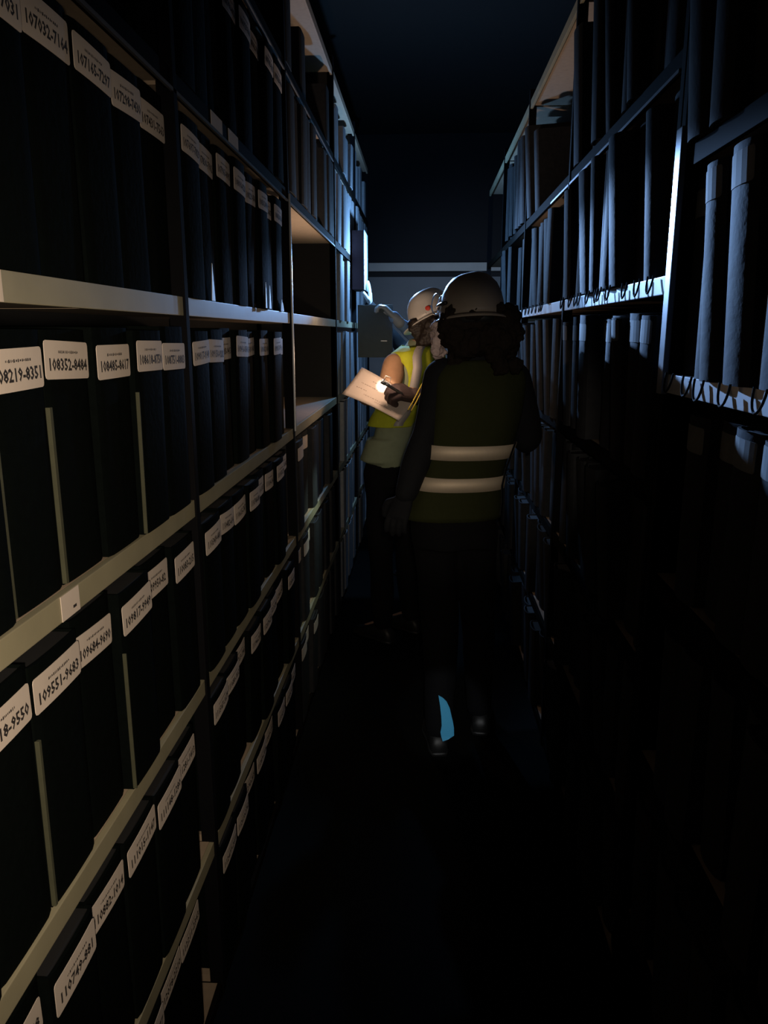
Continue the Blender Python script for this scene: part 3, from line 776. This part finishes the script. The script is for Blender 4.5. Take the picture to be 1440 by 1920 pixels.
    remesh('hair', hp, .006, M_hair, None, 2, .006, 70)
    helmet(None, HP(0, -.005, .018), hf, hup, M_helm, .9, True)
    return root
P2 = build(person_reader)

# ---- third person, almost hidden, reaching for a box -----------------------------------
def person_far():
    root = person('far, mostly hidden person with blue-grey sleeve, gloved hand on an upright box', (.02, 5.12, 0))
    f, r = frm((-.75, .3))
    hip = (.04, 5.12, .95); waist = (.04, 5.12, 1.10); chest = (.04, 5.12, 1.34); sh = (.035, 5.12, 1.48); neck = (.03, 5.12, 1.545)
    wd = (.145, .13, .145, .15); dp = (.105, .095, .105, .075)
    hc = Vector((.035, 5.12, 1.63)); hf = Vector((-.9, .3, .05)); hup = Vector((0, 0, 1))
    shL, elL, wrL = Vector((-.01, 4.98, 1.455)), Vector((-.085, 4.93, 1.60)), Vector((-.188, 4.83, 1.715))
    shR, elR, wrR = Vector((.08, 5.26, 1.44)), Vector((-.16, 5.36, 1.52)), Vector((-.372, 5.32, 1.80))
    elL = Vector((-.055, 4.90, 1.595))
    H, HP, HR = head_parts(hc, hf, hup, .96)
    parts = [ring_loft(torso_rings(hip, waist, chest, sh, neck, f, r, wd, dp, -.02), 24)] + limb([(Vector(neck) - Vector((0, 0, .04)), .05), (hc - Vector((0, 0, .04)), .048)]) + H
    parts += limb([(shL, .042), (elL, .034), (wrL, .023)]) + limb([(shR, .042), (elR, .034), (wrR, .023)])
    hipL, hipR = Vector((.02, 5.05, .93)), Vector((.06, 5.19, .93))
    kL, kR, aL, aR = Vector((.0, 5.05, .5)), Vector((.05, 5.21, .5)), Vector((.02, 5.04, .1)), Vector((.07, 5.23, .1))
    parts += limb([(hipL, .072), (kL, .05), (aL, .035)]) + limb([(hipR, .072), (kR, .05), (aR, .035)])
    parts += limb([(aL, .026), (aL + Vector((-.13, .03, -.06)), .018)]) + limb([(aR, .026), (aR + Vector((-.13, .03, -.06)), .018)])
    hL = (wrL, Vector((-.55, .05, .55)), Vector((-.6, .1, -.8))); hR = (wrR, Vector((0, .02, 1)), Vector((-1, 0, 0)))
    parts += hand_parts(*hL, s=1.0, curl=.95, thumb=-1) + hand_parts(*hR, s=.95, curl=.12, thumb=1)
    remesh('body', parts, .007, M_skin, None, 3)
    for q in (-1, 1): plain('eye', sphere(HP(q * .032, .083, -.004), .012), M_eye)
    jp = [ring_loft(torso_rings(hip, waist, chest, sh, neck, f, r, wd, dp, 0), 28)] + limb([(shR, .06), (elR, .05), (wrR, .036)])
    remesh('jacket', jp, .009, M_jack, None, 5, .008, 11)
    remesh('sleeve', limb([(shL, .058), (elL, .046), (elL.lerp(wrL, .5), .040), (wrL, .032)]), .006, M_bsl, None, 3, .010, 22)
    tp = [ring_loft([((.04, 5.12, .86), r * .145, f * .11, .85), ((.04, 5.12, .99), r * .14, f * .105, .85)], 24)] + limb([(hipL, .085), (kL, .066), (aL, .055)]) + limb([(hipR, .085), (kR, .066), (aR, .055)])
    remesh('trousers', tp, .010, M_trou, None, 4, .012, 9, .6)
    shoe('shoe', (aL.x + .07, aL.y, 0), (-1, .1), M_blk); shoe('shoe', (aR.x + .07, aR.y, 0), (-1, .1), M_blk)
    remesh('glove', hand_parts(hL[0], hL[1], hL[2], 1.0, .95, .003, -1) + limb([(wrL, .030), (wrL - Vector(hL[1]).normalized() * .045, .034)]), .004, M_latex, None, 2)
    remesh('glove', hand_parts(hR[0], hR[1], hR[2], .95, .12, .003, 1), .004, M_latex, None, 2)
    remesh('hair', [sphere(HP(0, -.03, .0), .08, .08, .085, HR)], .007, M_hair, None, 2, .005, 60)
    helmet(None, hc + Vector((0, 0, .018)), hf, hup, M_helm, .92)
    return root
P3 = build(person_far)

# the box held upright by the far person
t = thing('open_box', 'grey-green box held upright by a gloved hand against the left shelving', 'archive box', (-.310, 4.93, 1.475))
boxo('body', -.105, .105, -.03, .10, 0, .312, M_gbox, t, .004)
boxo('lid', -.108, .108, -.036, -.0305, -.002, .316, M_gbox, t, .002)
boxo('handle_pull', .035, .075, -.042, -.0365, .095, .103, M_grey, t, .002)

# ---- paper, torch, cord ------------------------------------------------------------------
def sheet():
    a, b, c, d = Vector((-.300, 3.72, 1.463)), Vector((-.385, 3.60, 1.345)), Vector((-.114, 3.50, 1.232)), Vector((-.046, 3.60, 1.318))
    nx, ny = 16, 8; V, F = [], []
    nn = (c - b).cross(a - b).normalized()
    if nn.y > 0: nn = -nn
    def pt(u, v): return (a.lerp(d, u)).lerp(b.lerp(c, u), v) + nn * (.012 * math.sin(u * PI) - .006 * math.sin(v * PI))
    for s in (0, -.0008):
        for j in range(ny + 1):
            for i in range(nx + 1): V.append(pt(i / nx, j / ny) + nn * s)
    N = (nx + 1) * (ny + 1)
    for j in range(ny):
        for i in range(nx):
            q = j * (nx + 1) + i
            F.append((q, q + 1, q + nx + 2, q + nx + 1)); F.append((N + q + nx + 1, N + q + nx + 2, N + q + 1, N + q))
    for i in range(nx):
        F.append((i + 1, i, N + i, N + i + 1)); q = ny * (nx + 1) + i; F.append((q, q + 1, N + q + 1, N + q))
    for j in range(ny):
        q = j * (nx + 1); F.append((q, q + nx + 1, N + q + nx + 1, N + q)); q += nx; F.append((q + nx + 1, q, N + q, N + q + nx + 1))
    org = Vector((-.22, 3.60, 1.34))
    V = [v - org for v in V]
    t = thing('document_sheet', 'large printed sheet of paper lit by the torch in front of the lime vest', 'paper', tuple(org))
    s = plain('sheet', (V, F), M_paper, t)
    rn = random.Random(5); V2, F2 = [], []
    for (u0, u1, v0) in ((.30, .62, .22), (.15, .45, .40), (.12, .30, .58), (.52, .80, .80), (.30, .58, .72)):
        u = u0
        while u < u1:
            L = rn.uniform(.012, .035); o = len(V2)
            for (uu, vv) in ((u, v0), (u + L, v0), (u + L, v0 + .022), (u, v0 + .022)): V2.append(pt(uu, vv) + nn * .0006 - org)
            F2.append((o, o + 1, o + 2, o + 3)); u += L + rn.uniform(.006, .02)
    plain('print', (V2, F2), mat('faded_print', (.32, .25, .22), .8), s, False)
    return t
sheet()
def torch():
    tip = Vector((-.185, 3.525, 1.403)); e = Vector((-.105, 3.535, 1.352)); d = (e - tip).normalized(); c = tip
    t = thing('torch', 'slim metal torch with square clip held in the brown glove over the sheet', 'torch', tuple(c))
    plain('barrel', tube([Vector((0, 0, 0)), d * .03, d * .031, d * .10], [.0085, .0085, .007, .007], 14), M_grey, t)
    plain('lamp_head', tube([-d * .012, -d * .011, d * .008, d * .012], [.010, .011, .011, .008], 16), M_grey, t)
    u = Vector((.3, 0, 1)).normalized(); q = d.cross(u).normalized()
    pts = [Vector((.0, -.012, .006)) + p for p in (Vector((0, 0, 0)), Vector((.010, 0, .024)), Vector((.034, 0, .016)), Vector((.026, 0, -.008)), Vector((0, 0, 0)))]
    plain('clip', tube(pts, .0022, 6), M_latex, t)
    return t
torch()
cp = [(-.045, 3.62, 1.40), (-.03, 3.58, 1.33), (-.055, 3.56, 1.27), (-.075, 3.56, 1.22), (-.10, 3.57, 1.17)]
cp = [(-.012, 3.72, 1.41), (-.020, 3.69, 1.37), (-.036, 3.66, 1.32), (-.060, 3.64, 1.275), (-.075, 3.63, 1.24)]
cp = [(.004, 3.60, 1.427), (-.008, 3.57, 1.397), (-.030, 3.54, 1.358), (-.050, 3.51, 1.320), (-.072, 3.49, 1.282)]
org = Vector(cp[0])
o = plain('lanyard', [tube([Vector(p) - org for p in cp], .0035, 6), tube([Vector(p) - org + Vector((.014, 0, -.004)) for p in cp], .0035, 6)], M_yel)
o.location = org
tag(o, 'yellow lanyard cord hanging beside the dark sleeve, right of the sheet', 'lanyard')
